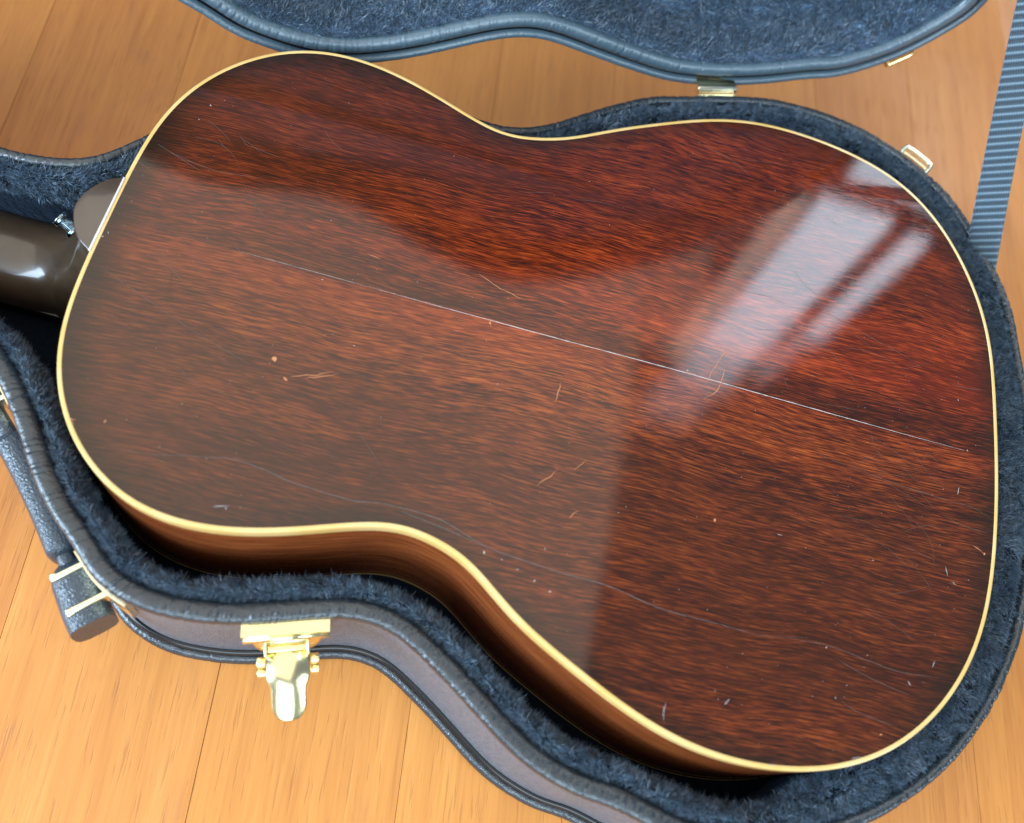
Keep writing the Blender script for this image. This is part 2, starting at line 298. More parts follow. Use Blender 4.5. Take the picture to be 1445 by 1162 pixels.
def frame(o, x, y, z=None):
    """matrix from origin and x / y axes"""
    x = Vector(x).normalized(); y = Vector(y); z = x.cross(y).normalized(); y = z.cross(x)
    return Matrix(((x.x, y.x, z.x, o[0]), (x.y, y.y, z.y, o[1]), (x.z, y.z, z.z, o[2]), (0, 0, 0, 1)))
def resample(pts, n, closed=True):
    """smooth closed/open curve through pts (Catmull-Rom), resampled to n points by length"""
    p = np.array(pts, float); out = []
    m = len(p)
    for i in range(m if closed else m - 1):
        if closed: a, b, c, d = p[i - 1], p[i], p[(i + 1) % m], p[(i + 2) % m]
        else: a, b, c, d = p[max(i - 1, 0)], p[i], p[i + 1], p[min(i + 2, m - 1)]
        for t in np.linspace(0, 1, 16, endpoint=False):
            out.append(.5 * (2 * b + (c - a) * t + (2 * a - 5 * b + 4 * c - d) * t * t + (3 * b - a - 3 * c + d) * t ** 3))
    if not closed: out.append(p[-1])
    o = np.array(out); q = np.vstack([o, o[:1]]) if closed else o
    L = np.r_[0, np.cumsum(np.linalg.norm(np.diff(q, axis=0), axis=1))]
    t = np.linspace(0, L[-1], n, endpoint=not closed)
    return np.c_[[np.interp(t, L, q[:, k]) for k in range(p.shape[1])]].T
def sst(a, b, x): t = np.clip((x - a) / (b - a), 0, 1); return t * t * (3 - 2 * t)
def smooth_closed(c, k):
    for _ in range(k): c = (np.roll(c, 1, 0) + 2 * c + np.roll(c, -1, 0)) / 4
    return c
def normals2(c):
    t = np.roll(c, -1, 0) - np.roll(c, 1, 0); t /= np.linalg.norm(t, axis=1)[:, None]
    return np.c_[t[:, 1], -t[:, 0]]                # outward for counter-clockwise curves
def tube(name, path, r, m, parent, seg=10, closed=True, sq=None):
    path = np.asarray(path, float); n = len(path); rows = []
    if closed: T = np.roll(path, -1, 0) - np.roll(path, 1, 0)
    else: T = np.gradient(path, axis=0)
    T /= np.linalg.norm(T, axis=1)[:, None]
    up = np.array([0, 0, 1.]); side = np.cross(T, up); side /= np.linalg.norm(side, axis=1)[:, None] + 1e-9; u2 = np.cross(side, T)
    for k in range(seg):
        a = 2 * math.pi * k / seg
        ra, rb = (r, r) if not isinstance(r, tuple) else r
        rows.append(path + side * math.cos(a) * ra + u2 * math.sin(a) * rb)
    rows = np.array(rows)
    return grid(name, rows, m, parent, closed_u=closed, closed_v=True)

# ------------------------------------------------------------------ floor, board by board
flo = empty('floor', (0, 0, 0)); flo['kind'] = 'structure'
ANG = R(6.2)                                      # boards run 6 degrees off the y axis
FR = Matrix.Rotation(ANG, 4, 'Z')
bmf = bmesh.new(); add_box(bmf, (3.2, 3.4, .02), FR @ Matrix.Translation((0, .1, -.024)))
bm_obj('subfloor', bmf, M_GAP, flo, 0, False)
seams = [-1.42, -1.32, -1.215, -1.11, -1.0, -.89, -.78, -.68, -.58, -.475, -.370, -.271, -.155, -.048, .043, .128, .212, .297, .395, .49, .59, .70, .80, .905, 1.01, 1.12, 1.22, 1.33, 1.43]
for i, (a, b) in enumerate(zip(seams[:-1], seams[1:])):
    g = .00006 if random.random() < .6 else .00014
    cut = random.uniform(-1.2, -.5) if i % 2 else random.uniform(.75, 1.4)
    for (y0, y1) in ((-1.55, cut - .0004), (cut + .0004, 1.75)):
        bm = bmesh.new(); add_box(bm, (b - a - 2 * g, y1 - y0, .014), Matrix.Identity(4))
        o = bm_obj('plank', bm, M_FLOOR, flo, .0002, False)
        o.matrix_local = FR @ Matrix.Translation(((a + b) / 2, (y0 + y1) / 2, -.007 - random.random() * .0004)) @ Matrix.Rotation(random.uniform(-.0012, .0012), 4, 'Y')

# ------------------------------------------------------------------ the guitar
gtr = empty('acoustic_guitar', (0, 0, ZB), 'glossy dark red mahogany acoustic guitar with cream binding lying face down in the open case', 'guitar')
NT = 480; th = np.linspace(-math.pi, math.pi, NT, endpoint=False)
K = (len(OUTLINE) + 1) // 2
rad = sum(OUTLINE[k] * np.cos(k * th) for k in range(K)) + sum(OUTLINE[K - 1 + k] * np.sin(k * th) for k in range(1, K))
inner = np.c_[rad * np.cos(th), rad * np.sin(th)]
inner = smooth_closed(resample(inner, 640), 6)
def dome(x, y): return -(x * x / 18. + y * y / 11.)
nrm = normals2(inner)
rings = 60; fr = np.r_[np.linspace(0.02, .86, 34), np.linspace(.875, 1, 26)]
rows = []; 
for f in fr:
    c = inner * f; rows.append(np.c_[c, dome(c[:, 0], c[:, 1])])
rows = np.array(rows)
# flat-sawn plate cut at the heel flat is left as traced
v = rows.reshape(-1, 3); nu = len(inner); faces = []
for j in range(len(fr) - 1):
    for i in range(nu):
        faces.append((j * nu + i, (j + 1) * nu + i, (j + 1) * nu + (i + 1) % nu, j * nu + (i + 1) % nu))
v = np.vstack([v, [[0, 0, 0]]]); faces += [(len(v) - 1, i, (i + 1) % nu) for i in range(nu)]
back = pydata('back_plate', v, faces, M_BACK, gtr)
# distance to the edge, for the dark burst sprayed round the rim
sub = inner[::4]; d = np.sqrt(((v[:, None, :2] - sub[None]) ** 2).sum(2)).min(1)
at = back.data.attributes.new('edge', 'FLOAT', 'POINT'); at.data.foreach_set('value', d.astype(np.float32))
# binding: 2.4 mm wide on top, 6.5 mm deep on the side, slightly rounded and proud
def sweep(name, curve, prof, m, parent, zbase=None, closed_v=False):
    """prof: list of (outward offset, z); zbase per point"""
    nn = normals2(curve); rr = []
    for (o, z) in prof:
        c = curve + nn * (o if np.isscalar(o) else np.asarray(o)[:, None]); rr.append(np.c_[c, (zbase if zbase is not None else 0) + (z if np.isscalar(z) else np.asarray(z)) + np.zeros(len(c))])
    return grid(name, rr, m, parent, closed_v=closed_v, flip=True)
zb = dome(inner[:, 0], inner[:, 1])
sweep('binding', inner, [(-.0002, -.003), (-.0002, .00005), (.0006, .0002), (.0013, .00018), (.0017, .00002), (.0019, -.00035), (.0020, -.0008), (.0020, -.0066), (.0017, -.0070)], M_BIND, gtr, zb).data.set_sharp_from_angle(angle=R(24))
DEP = .090
sweep('side', inner, [(.0018, -.0066), (.0018, -.012), (.0018, -.03), (.0018, -.06), (.0018, -DEP)], M_SIDE, gtr, zb * .6 - .0004)
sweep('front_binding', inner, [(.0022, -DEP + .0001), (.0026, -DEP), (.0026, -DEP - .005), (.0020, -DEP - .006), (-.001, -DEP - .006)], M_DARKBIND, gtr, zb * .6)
bm = bmesh.new(); vs = [bm.verts.new((x, y, -DEP - .0055)) for x, y in inner[::4]]; bm.faces.new(vs[::-1]); bm_obj('soundboard', bm, M_SPRUCE, gtr, 0, False)

# marks in the finish: thin ribbons of real chips and cracks
def ribbon(paths, wid, name, m, taper=True, jit=0, kind=None, z=.00012, parent=None):
    V, F = [], []
    for pth in paths:
        p = np.array(pth, float)[:, :2] / 1000
        n = max(4, int(np.linalg.norm(np.diff(p, axis=0), axis=1).sum() / .0022)); p = resample(p, n, False)
        if jit: p = p + rng.normal(size=p.shape) * jit
        t = np.gradient(p, axis=0); t /= np.linalg.norm(t, axis=1)[:, None] + 1e-9; s = np.c_[-t[:, 1], t[:, 0]]
        k0 = len(V)
        for i in range(n):
            ww = wid * (min(1, .15 + 4 * i / n, .15 + 4 * (n - 1 - i) / n) if taper else 1) * rng.uniform(.6, 1.25) / 2
            for sg in (-1, 1):
                q = p[i] + s[i] * ww * sg; V.append((q[0], q[1], dome(*q) + z))
            V.append((p[i][0], p[i][1], dome(*p[i]) + z + .00006))
            if i:
                a = k0 + 3 * (i - 1); b = k0 + 3 * i
                F += [(a, b, b + 2, a + 2), (a + 2, b + 2, b + 1, a + 1)]
    o = pydata(name, V, F, m, parent or gtr)
    if kind: o['kind'] = kind
    return o
sx_, sy_ = np.array(SEAM).T[:2]; pf = np.polyfit(sx_, sy_, 2); SEAM = [(x, float(np.polyval(pf, x)) * .8 + y * .2) for x, y in zip(sx_, sy_)]
ribbon([SEAM[3:]], .00028, 'centre_seam_crack', M_SEAM, jit=.00002)
ribbon([SEAM[1:4]], .00030, 'centre_seam_crack', M_SEAM2)
ribbon([SEAM[:2]], .00024, 'centre_seam_crack', M_HAIR)
ribbon([HAIR[0], HAIR[1]], .00026, 'hairline_scratch', M_HAIR2, jit=.00005, kind='stuff')
ribbon(HAIR[2:], .00026, 'hairline_scratch', M_HAIR, jit=.00005, kind='stuff')
ribbon(SCR, .00036, 'bare_wood_scratch', M_CHIP, jit=.00022, kind='stuff')
ribbon(WHT, .00030, 'white_nick', M_WHITE, kind='stuff')
def flecks(name, items, m):
    V, F = [], []
    for (x, y, r) in items:
        k0 = len(V); n = 8; V.append((x, y, dome(x, y) + .0003)); a0 = rng.uniform(0, 6.28); ec = rng.uniform(.3, .8)
        for i in range(n):
            a = 6.283 * i / n; rr = r * rng.uniform(.6, 1.2); dx, dy = rr * math.cos(a), rr * math.sin(a) * ec
            q = (x + dx * math.cos(a0) - dy * math.sin(a0), y + dx * math.sin(a0) + dy * math.cos(a0)); V.append((q[0], q[1], dome(*q) + .00008))
        F += [(k0, k0 + 1 + i, k0 + 1 + (i + 1) % n) for i in range(n)]
    o = pydata(name, V, F, m, gtr); o['kind'] = 'stuff'; return o
big = [(a / 1000, b / 1000, c * .00021) for a, b, c in DOT]
flecks('finish_chip', [q for q in big if q[2] > .00072], M_CHIP)
flecks('white_nick', [q for q in big if q[2] <= .00072], M_WHITE)
sp = []
while len(sp) < 330:
    x, y = rng.uniform(-.24, .24), rng.uniform(-.18, .18); rr = np.interp(math.atan2(y, x), th, rad)
    if math.hypot(x, y) < rr - .004 and rng.uniform() < (.35 + .65 * (x > .1)): sp.append((x, y, rng.uniform(.00012, .00030)))
flecks('dust_speck', sp, M_SPECK)
mic = []
for cx, cy, n_, sp_, an in ((-.20, .06, 16, .03, -.5), (-.16, -.03, 16, .04, -.4), (.20, -.03, 22, .03, -.35), (.17, .05, 14, .04, -.3), (.19, -.10, 12, .03, -.3), (.02, .02, 12, .07, .2), (-.05, -.05, 14, .06, -.2)):
    for _ in range(n_):
        x, y = cx + rng.normal() * sp_, cy + rng.normal() * sp_; l = rng.uniform(.004, .020); a = an + rng.normal() * .35; b_ = rng.normal() * .12
        if math.hypot(x, y) > np.interp(math.atan2(y, x), th, rad) - .028: continue
        mic.append([(1000 * (x + l * t * math.cos(a + b_ * t)), 1000 * (y + l * t * math.sin(a + b_ * t))) for t in (-1, -.3, .3, 1)])
ribbon(mic, .00014, 'fine_scuff', M_HAIR, kind='stuff')

# heel cap, heel, neck, fretboard
cap = []
hc = [(-.2446, .0255), (-.2525, .0215), (-.2592, .0118), (-.2614, 0.0015), (-.2575, -.0095), (-.2520, -.0165), (-.2446, -.0215)]
hc = resample(np.array(hc), 30, False)
bm = bmesh.new(); top = [bm.verts.new((x, y, dome(x, y) + .0001)) for x, y in hc]; f = bm.faces.new(top)
ex = bmesh.ops.extrude_face_region(bm, geom=[f]); bmesh.ops.translate(bm, vec=(0, 0, -.0022), verts=[e for e in ex['geom'] if isinstance(e, bmesh.types.BMVert)])
bmesh.ops.recalc_face_normals(bm, faces=bm.faces[:])
bm_obj('heel_cap', bm, M_CAP, gtr, .0005)
box('heel_joint_line', (.047, .0011, .0004), Matrix.Translation((-.2448, .0018, dome(-.245, 0) + .0004)) @ Matrix.Rotation(R(90), 4, 'Z'), M_SEAM, gtr, .0001)
# neck: cross-sections along -x; heel sections blend to the D-shaped neck
secs = []
NE = [( -.2440, .0240, -.0060, 1.0), (-.2500, .0215, -.0068, .9), (-.2560, .0170, -.010, .8), (-.2600, .0160, -.018, .75), (-.2640, .0185, -.030, .8), (-.270, .0225, -.043, .9), (-.280, .0258, -.052, 1), (-.295, .0268, -.0565, 1), (-.33, .0262, -.058, 1), (-.40, .0248, -.0585, 1), (-.50, .0228, -.059, 1), (-.575, .0212, -.0595, 1)]
fine = resample(np.array([[a, b, c, d] for a, b, c, d in NE]), 60, False)
rows = []
for x, hw, zt, ex_ in fine:
    zlow = -.0815; sec = []
    for k in range(25):
        a = math.pi * k / 24; ca, sa = math.cos(a), math.sin(a)
        # full width at the fretboard, hw near the crest
        yy = ca * (.0265 * (.98 if x > -.3 else 1) * (hw / .0265 if x < -.28 else 1)); zz = zlow + (zt - zlow) * (abs(sa) ** .72)
        if x > -.28:                                   # heel: narrow upper part flares to the fretboard
            t = abs(sa) ** .72; wdt = .0265 + (hw - .0265) * min(1, t * 1.25); yy = (1 if ca > 0 else -1) * wdt * abs(ca) ** .42 if k not in (12,) else 0
        sec.append((x, yy + .0, zz))
    rows.append(sec)
grid('neck', np.array(rows), M_NECK, gtr, closed_u=False, flip=False)
bm = bmesh.new(); fb = [(-.244, .0275), (-.575, .0218), (-.575, -.0218), (-.244, -.0275)]
vv = [bm.verts.new((x, y, -.0815)) for x, y in fb] ; f = bm.faces.new(vv); ex = bmesh.ops.extrude_face_region(bm, geom=[f]); bmesh.ops.translate(bm, vec=(0, 0, -.0065), verts=[e for e in ex['geom'] if isinstance(e, bmesh.types.BMVert)])
bmesh.ops.recalc_face_normals(bm, faces=bm.faces[:]); bm_obj('fretboard', bm, M_BLACKGLOSS, gtr, .0008)
bm = bmesh.new(); hs = [(-.574, .022), (-.60, .033), (-.66, .037), (-.74, .034), (-.752, .02), (-.756, 0), (-.752, -.02), (-.74, -.034), (-.66, -.037), (-.60, -.033), (-.574, -.022)]
vv = [bm.verts.new((x, y, -.064 - (-.574 - x) * -.06)) for x, y in hs]; f = bm.faces.new(vv); ex = bmesh.ops.extrude_face_region(bm, geom=[f]); bmesh.ops.translate(bm, vec=(0, 0, -.014), verts=[e for e in ex['geom'] if isinstance(e, bmesh.types.BMVert)])
bmesh.ops.recalc_face_normals(bm, faces=bm.faces[:]); bm_obj('headstock', bm, M_NECK, gtr, .001)
# strap button screwed into the far flank of the heel
bx, by, bz = -.2715, .0030, -.028
bm = bmesh.new(); MB_ = Matrix.Translation((bx, by, bz)) @ Matrix.Rotation(R(-62), 4, 'Y') @ Matrix.Rotation(R(-18), 4, 'X')
add_cyl(bm, .0046, .003, MB_ @ Matrix.Translation((0, 0, .0045)), 28); add_cyl(bm, .0030, .008, MB_, 24); add_cyl(bm, .0050, .0022, MB_ @ Matrix.Translation((0, 0, -.004)), 28)
bm_obj('strap_button', bm, M_STEEL, gtr, .0006)

# ------------------------------------------------------------------ the case
case = empty('guitar_case', (0, 0, 0), 'black hardshell guitar case standing open with blue-black plush lining and brass hardware', 'guitar case')
rim = [tuple(q) for q in RIM]
near = rim[:23]; right = rim[23:30]; far = rim[30:52]; nk = rim[52:]
loop = ([(-790, -70), (-700, -86), (-620, -84), (-560, -60), (-480, -56), (-400, -57), (-345, -58), (-310, -64), (-285, -77)] + near + [(104, -224.5), (125, -225.5), (147, -222), (172, -210)] + right + [(283, -48), (287, -5), (286, 40), (283.5, 68)] + far[:]
        + [(-103, 152.5), (-122, 155.5), (-145, 157.5), (-165, 158), (-185, 155), (-204, 147), (-220, 134), (-231, 118), (-241, 96)] + nk + [(-345, 41), (-400, 43), (-480, 45), (-560, 52), (-620, 74), (-700, 78), (-790, 64), (-815, 0)])
NR = 1500
RC = smooth_closed(resample(np.array(loop) / 1000, NR), 22)
RN = normals2(RC)
ZR = .100
def offs(c, n, o, sm=0):
    q = c + n * (o if np.isscalar(o) else np.asarray(o)[:, None]); return smooth_closed(q, sm) if sm else q
# outer wall (grained vinyl), from under the top piping to the bottom piping
sweep('shell_wall', RC, [(-.0024, .0955), (-.0022, .088), (-.0020, .05), (-.0018, .012), (-.0018, .010)], M_TOLEX, case)
bm = bmesh.new(); bo = offs(RC, RN, -.003)[::5]; vs = [bm.verts.new((x, y, .0035)) for x, y in bo]; bm.faces.new(vs[::-1]); bm_obj('bottom_panel', bm, M_TOLEX, case, 0, False)
# welts: wrapped rim on top (crinkled where it bends), double bead at the bottom
def crinkle(name, c, n, prof, zb, m, parent, amp, seed, flip=True):
    r2 = np.random.default_rng(seed); nn = len(c)
    per = np.linalg.norm(c - np.roll(c, 1, 0), axis=1).sum(); stp = per / nn; wr = np.zeros(nn); rows = []
    dens = np.clip(np.interp(np.arange(nn), np.linspace(0, nn, 61), r2.uniform(.0, 1, 61)), 0.15, 1)
    for _ in range(int(per / .00075)):
        k0 = r2.integers(nn)
        if r2.uniform() > dens[k0]: continue
        sg = r2.uniform(.00035, .0008) / stp; A_ = r2.uniform(.25, 1) * (-1 if r2.uniform() < .75 else .6); ix = np.arange(int(-3 * sg) - 1, int(3 * sg) + 2)
        wr[(k0 + ix) % nn] += A_ * np.exp(-(ix / sg) ** 2)
    wr = wr * amp; slant = r2.uniform(-1, 1)
    low_ = np.interp(np.arange(nn), np.linspace(0, nn, 200), r2.normal(0, 1, 200)) * amp * .35
    P_ = np.array([(np.mean(o), z) for o, z in prof]); T_ = np.gradient(P_, axis=0); T_ /= np.linalg.norm(T_, axis=1)[:, None]; NN = np.c_[T_[:, 1], -T_[:, 0]]
    for k, ((o, z), (a, b)) in enumerate(zip(prof, NN)):
        w_ = (np.roll(wr, int(round((k - len(prof) / 2) * .00022 / stp * (1 + slant)))) + low_) * (math.sin(math.pi * k / (len(prof) - 1)) ** .6 if 0 < k < len(prof) - 1 else 0)
        q = c + n * (o + a * w_)[:, None]; rows.append(np.c_[q, zb + z + b * w_])
    return grid(name, rows, m, parent, flip=flip)
RC2 = resample(RC, 7000); RN2 = normals2(RC2)
pw = .0052
def se(a, e=.82): return (abs(math.cos(a)) ** e * (1 if math.cos(a) > 0 else -1), abs(math.sin(a)) ** e * (1 if math.sin(a) > 0 else -1))
arc = [(-pw + pw * se(a)[0], .0046 * se(a)[1] - .0046 - .0006 * (1 - se(a)[0])) for a in np.linspace(R(-58), R(200), 17)]
def weltw(c): return 1 - .42 * np.maximum(sst(.12, .23, c[:, 0]), sst(-.03, .06, c[:, 1]))
crinkle('rim_welt', RC2, RN2, [(o * weltw(RC2), z) for o, z in arc], ZR, M_PIPE, case, .00030, 2)
bead = [(.0012 + .0034 * math.cos(a), .0046 + .0042 * math.sin(a)) for a in np.linspace(R(-110), R(150), 10)]
crinkle('bottom_welt', RC2, RN2, bead, 0, M_PIPE, case, .00012, 4)
bead2 = [(-.0012 + .0022 * math.cos(a), .0112 + .0022 * math.sin(a)) for a in np.linspace(R(-80), R(110), 7)]
sweep('welt_groove', RC, bead2, M_BLACKGLOSS, case)

# padded lining: cushion roll from the welt inward, then down the cavity wall
sx = RC[:, 0]
wid = .0205 + .0165 * sst(.15, .25, sx) - .006 * sst(-.27, -.34, sx) - .002 * sst(-.12, -.2, sx) * (RC[:, 1] < 0)
def lin_prof(k): return wid * k
LP = [(-.0092, ZR - .0052), (-.0112, ZR - .0068), (-.0125, ZR - .0045), (-.0150, ZR - .0022), (None, .70, ZR - .0022), (None, .85, ZR - .0052), (None, .96, ZR - .0105), (None, 1.02, ZR - .0175), (None, 1.05, ZR - .030), (None, 1.05, ZR - .05), (None, 1.05, .032)]
rows = []
lump = np.convolve(np.tile(rng.normal(0, 1, NR), 3), np.hanning(60), 'same')[NR:2 * NR]; lump /= np.abs(lump).max()
lump2 = np.convolve(np.tile(rng.normal(0, 1, NR), 3), np.hanning(24), 'same')[NR:2 * NR]; lump2 /= np.abs(lump2).max()
for q in LP:
    if q[0] is None:
        o = -(wid * q[1] + .0006 * lump * (q[1] > .8)); z = q[2] + .0035 * sst(.13, .24, sx) * (q[1] < 1) + .0008 * lump + .0005 * lump2 * (q[2] > .07)
    else: o = q[0] * weltw(RC); z = np.full(NR, q[1])
    c = smooth_closed(RC + RN * o[:, None], 3 if q[0] is not None else 30); rows.append(np.c_[c, z])
rows = np.array(rows)
# keep the cushion clear of the guitar's rim (it is pressed against the tail)
LIN = rows
def push_out(P_, gap):
    x, y = P_[..., 0], P_[..., 1]; a = np.arctan2(y, x); r = np.hypot(x, y); rl = np.interp(a, th, rad, period=2 * math.pi) + .0026 + gap
    k = np.where((r < rl) & (x > -.238), rl / np.maximum(r, 1e-6), 1.0); P_[..., 0] *= k; P_[..., 1] *= k
push_out(LIN, .0012)
up = resample(np.arange(len(LP))[:, None] * 1.0, 45, False)[:, 0]
LF = np.array([[np.interp(up, np.arange(len(LP)), LIN[:, i, k]) for i in range(0, NR, 1)] for k in range(3)]).transpose(2, 1, 0)  # (45,NR,3)
lining = grid('plush_lining', LF, M_PADBASE, case, flip=True)
bm = bmesh.new(); vs = [bm.verts.new((x, y, .0318)) for x, y in LF[-1][::5, :2]]; bm.faces.new(vs); bm_obj('lining_floor', bm, M_PADBASE, case, 0, False)
# neck-rest block inside the case, left of the heel
def noise1(P_, s, seed):
    from mathutils import noise as mn
    return np.array([mn.noise(Vector((p[0] * s + seed, p[1] * s, p[2] * s))) for p in P_])
def fur(name, G, count, parent, m, length=.0036, width=.00030, seed=1, wmask=None, flip=1, comb=(.45, .15)):
    r2 = np.random.default_rng(seed); nv_, nu_ = G.shape[:2]
    A = G[:-1]; B = np.roll(G, -1, 1)[:-1]; D = G[1:]; C_ = np.roll(G, -1, 1)[1:]
    nrm_ = np.cross(B - A, D - A); ar = np.linalg.norm(nrm_, axis=2) + 1e-12; nu3 = nrm_ / ar[..., None] * flip
    wgt = ar * (wmask(A) if wmask else 1); pr = (wgt / wgt.sum()).ravel(); idx = r2.choice(pr.size, count, p=pr)
    j, i = np.unravel_index(idx, ar.shape); u = r2.uniform(size=(count, 1)); v_ = r2.uniform(size=(count, 1))
    P_ = A[j, i] * (1 - u) * (1 - v_) + B[j, i] * u * (1 - v_) + D[j, i] * (1 - u) * v_ + C_[j, i] * u * v_
    nn = nu3[j, i]
    tg = (B - A)[j, i]; tg /= np.linalg.norm(tg, axis=1)[:, None] + 1e-9; dn = (D - A)[j, i]; dn /= np.linalg.norm(dn, axis=1)[:, None] + 1e-9
    # clumped lay direction: low-frequency swirl, so neighbouring fibres lean together
    cell = .0042; key = np.floor(P_ / cell + r2.uniform(-.5, .5, (count, 3)) * .55).astype(np.int64); h = (key * np.array([73856093, 19349663, 83492791])).sum(1) & 0xffff
    tabl = r2.normal(size=(65536, 3)); cl = tabl[h]
    cell2 = .013; key = np.floor(P_ / cell2 + r2.uniform(-.5, .5, (count, 3)) * .5).astype(np.int64); h2 = (key * np.array([19349663, 83492791, 73856093])).sum(1) & 0xffff
    cl = cl * .55 + tabl[h2] * .45
    d_ = nn * .45 + tg * comb[0] + dn * comb[1] + cl * .50 + r2.normal(size=(count, 3)) * .15; d_ /= np.linalg.norm(d_, axis=1)[:, None]
    L = length * r2.uniform(.55, 1.25, (count, 1)); side = np.cross(d_, r2.normal(size=(count, 3))); side /= np.linalg.norm(side, axis=1)[:, None] + 1e-9
    mid = P_ + d_ * L * .55; tip = P_ + (d_ + r2.normal(size=(count, 3)) * .28 + cl * .15) * L; W_ = width * r2.uniform(.7, 1.3, (count, 1))
    V = np.empty((count, 5, 3)); V[:, 0] = P_ - side * W_ / 2 - nn * .0004; V[:, 1] = P_ + side * W_ / 2 - nn * .0004; V[:, 2] = mid + side * W_ / 2.2; V[:, 3] = mid - side * W_ / 2.2; V[:, 4] = tip
    me = bpy.data.meshes.new(name); me.vertices.add(count * 5); me.vertices.foreach_set('co', V.reshape(-1).astype(np.float32))
    b = np.arange(count)[:, None] * 5; tri = np.concatenate([b + [0, 1, 2], b + [0, 2, 3], b + [3, 2, 4]], 1).reshape(-1)
    me.loops.add(len(tri)); me.loops.foreach_set('vertex_index', tri.astype(np.int32)); nt_ = len(tri) // 3
    me.polygons.add(nt_); me.polygons.foreach_set('loop_start', (np.arange(nt_) * 3).astype(np.int32)); me.polygons.foreach_set('loop_total', np.full(nt_, 3, np.int32))
    me.update(calc_edges=True); me.validate()
    o = link_mesh(name, me, m, parent); o['kind'] = 'stuff'; return o
def wm(A):
    return np.where(A[..., 0] < -.42, 0.0, 1.0) * np.where(A[..., 2] > np.where(A[..., 0] < -.24, .082, .078), 1, .0) * (1 + .0 * A[..., 2])
fur('plush_pile', LF[2:40], 330000, case, M_PLUSH, .0036, .00030, 1, wm, 1, (-.5, -.25))

# latch near the camera (open lever hanging out), mirrored brass
def wall_frame(x, y, z):
    """frame on the outer wall nearest (x,y): X along wall, Y outward, Z up"""
    i = int(np.argmin((RC[:, 0] - x) ** 2 + (RC[:, 1] - y) ** 2)); n = RN[i]; c = RC[i]
    return frame((c[0], c[1], z), (n[1], -n[0], 0), (n[0], n[1], 0)), i
def curved_plate(name, i0, half, z0, z1, out, th_, m, parent, lip=.0):
    """plate that follows the wall"""
    idx = (np.arange(-half, half + 1) + i0) % NR; c = RC[idx]; n = RN[idx]; prof = [(out - th_, z0), (out, z0), (out, z1), (out - th_, z1)]
    if lip: prof = [(out - th_, z0), (out, z0 + .0002), (out + .0004, (z0 + z1) / 2), (out, z1 - .0008), (out - .0008, z1), (out - lip, z1 + .0002), (out - lip, z1 - .0008)]
    rr = [np.c_[c + n * o, np.full(len(c), z)] for o, z in prof]
    rr = np.array(rr); o_ = grid(name, rr, m, parent, closed_u=False, closed_v=True, flip=True, smooth=False)
    me = o_.data; bm = bmesh.new(); bm.from_mesh(me); bmesh.ops.holes_fill(bm, edges=[e for e in bm.edges if e.is_boundary]); bmesh.ops.recalc_face_normals(bm, faces=bm.faces[:])
    bm.to_mesh(me); bm.free(); return o_
F1, i1 = wall_frame(-.099, -.173, .0)
step = np.linalg.norm(RC[1] - RC[0])
latch = empty('latch', (0, 0, 0)); latch.parent = case
curved_plate('back_plate', i1, int(.0205 / step), .070, .0945, .0016, .003, M_GOLD, latch)
curved_plate('top_ledge', i1, int(.0215 / step), .0925, .0955, .0058, .0058, M_GOLD, latch)
idx = (np.arange(-int(.0165 / step), int(.0165 / step) + 1) + i1) % NR; c_ = RC[idx]; n_ = RN[idx]
shape = 1 - .45 * np.abs(np.linspace(-1, 1, len(idx))) ** 4
fl = grid('flared_bracket', np.array([np.c_[c_ + n_ * (o * (shape if o > .006 else 1) if np.isscalar(o) else o)[:, None] if o > .006 else c_ + n_ * o, np.full(len(c_), z)] for o, z in ((.0045, .0905), (.0075, .0890), (.0108, .0845), (.0112, .0800), (.0100, .0795))]), M_GOLD, latch, closed_u=False, flip=True)
bm = bmesh.new(); add_cyl(bm, .0019, .040, F1 @ Matrix.Translation((0, .0062, .0915)) @ Matrix.Rotation(R(90), 4, 'Y'), 16); bm_obj('ledge_roll', bm, M_GOLD, latch, 0)
# hinge cheeks, link bail, knuckles
for sx_ in (-1, 1):
    box('hinge_cheek', (.0012, .013, .012), F1 @ Matrix.Translation((sx_ * .0098, .0075, .083)), M_GOLD, latch, .0004)
    bm = bmesh.new(); 
    for k, zz in enumerate((.078, .0735)):
        add_cyl(bm, .0026, .0042, F1 @ Matrix.Translation((sx_ * .0125, .0150 + k * .004, zz)) @ Matrix.Rotation(R(90), 4, 'Y'), 16)
    bm_obj('hinge_knuckle', bm, M_GOLD, latch, .0004)
    bm = bmesh.new(); add_cyl(bm, .0017, .001, F1 @ Matrix.Translation((sx_ * .0165, .0022, .0845)) @ Matrix.Rotation(R(90), 4, 'X'), 14); bm_obj('rivet', bm, M_GOLDP, latch, 0)
box('link_bar', (.0185, .003, .0028), F1 @ Matrix.Translation((0, .0105, .0862)), M_GOLD, latch, .0006)
# lever: curved tongue, broad at the top, rounded end
lev = []
for k in range(44):
    t = k / 43; y = .0120 + .0305 * t; z = .0852 + .0012 * math.sin(t * 5.5) - .0085 * t ** 2.4
    hw = .0098 - .0020 * float(sst(.34, .56, t))
    if t > .76: hw *= math.sqrt(max(0.0, 1 - ((t - .76) / .24) ** 2)) * .96 + .04
    lev.append([(hw * s_, y, z - .0026 * s_ * s_ * (hw / .0098)) for s_ in np.linspace(-1, 1, 23)])
lev = np.array(lev); M3 = np.array(F1.to_3x3()); lo = np.array(F1.translation)
lev = lev @ M3.T + lo
o = grid('lever', lev, M_GOLD, latch, closed_u=False); s_ = o.modifiers.new('thick', 'SOLIDIFY'); s_.thickness = .0012; s_.offset = 0
bmcheek = bmesh.new()
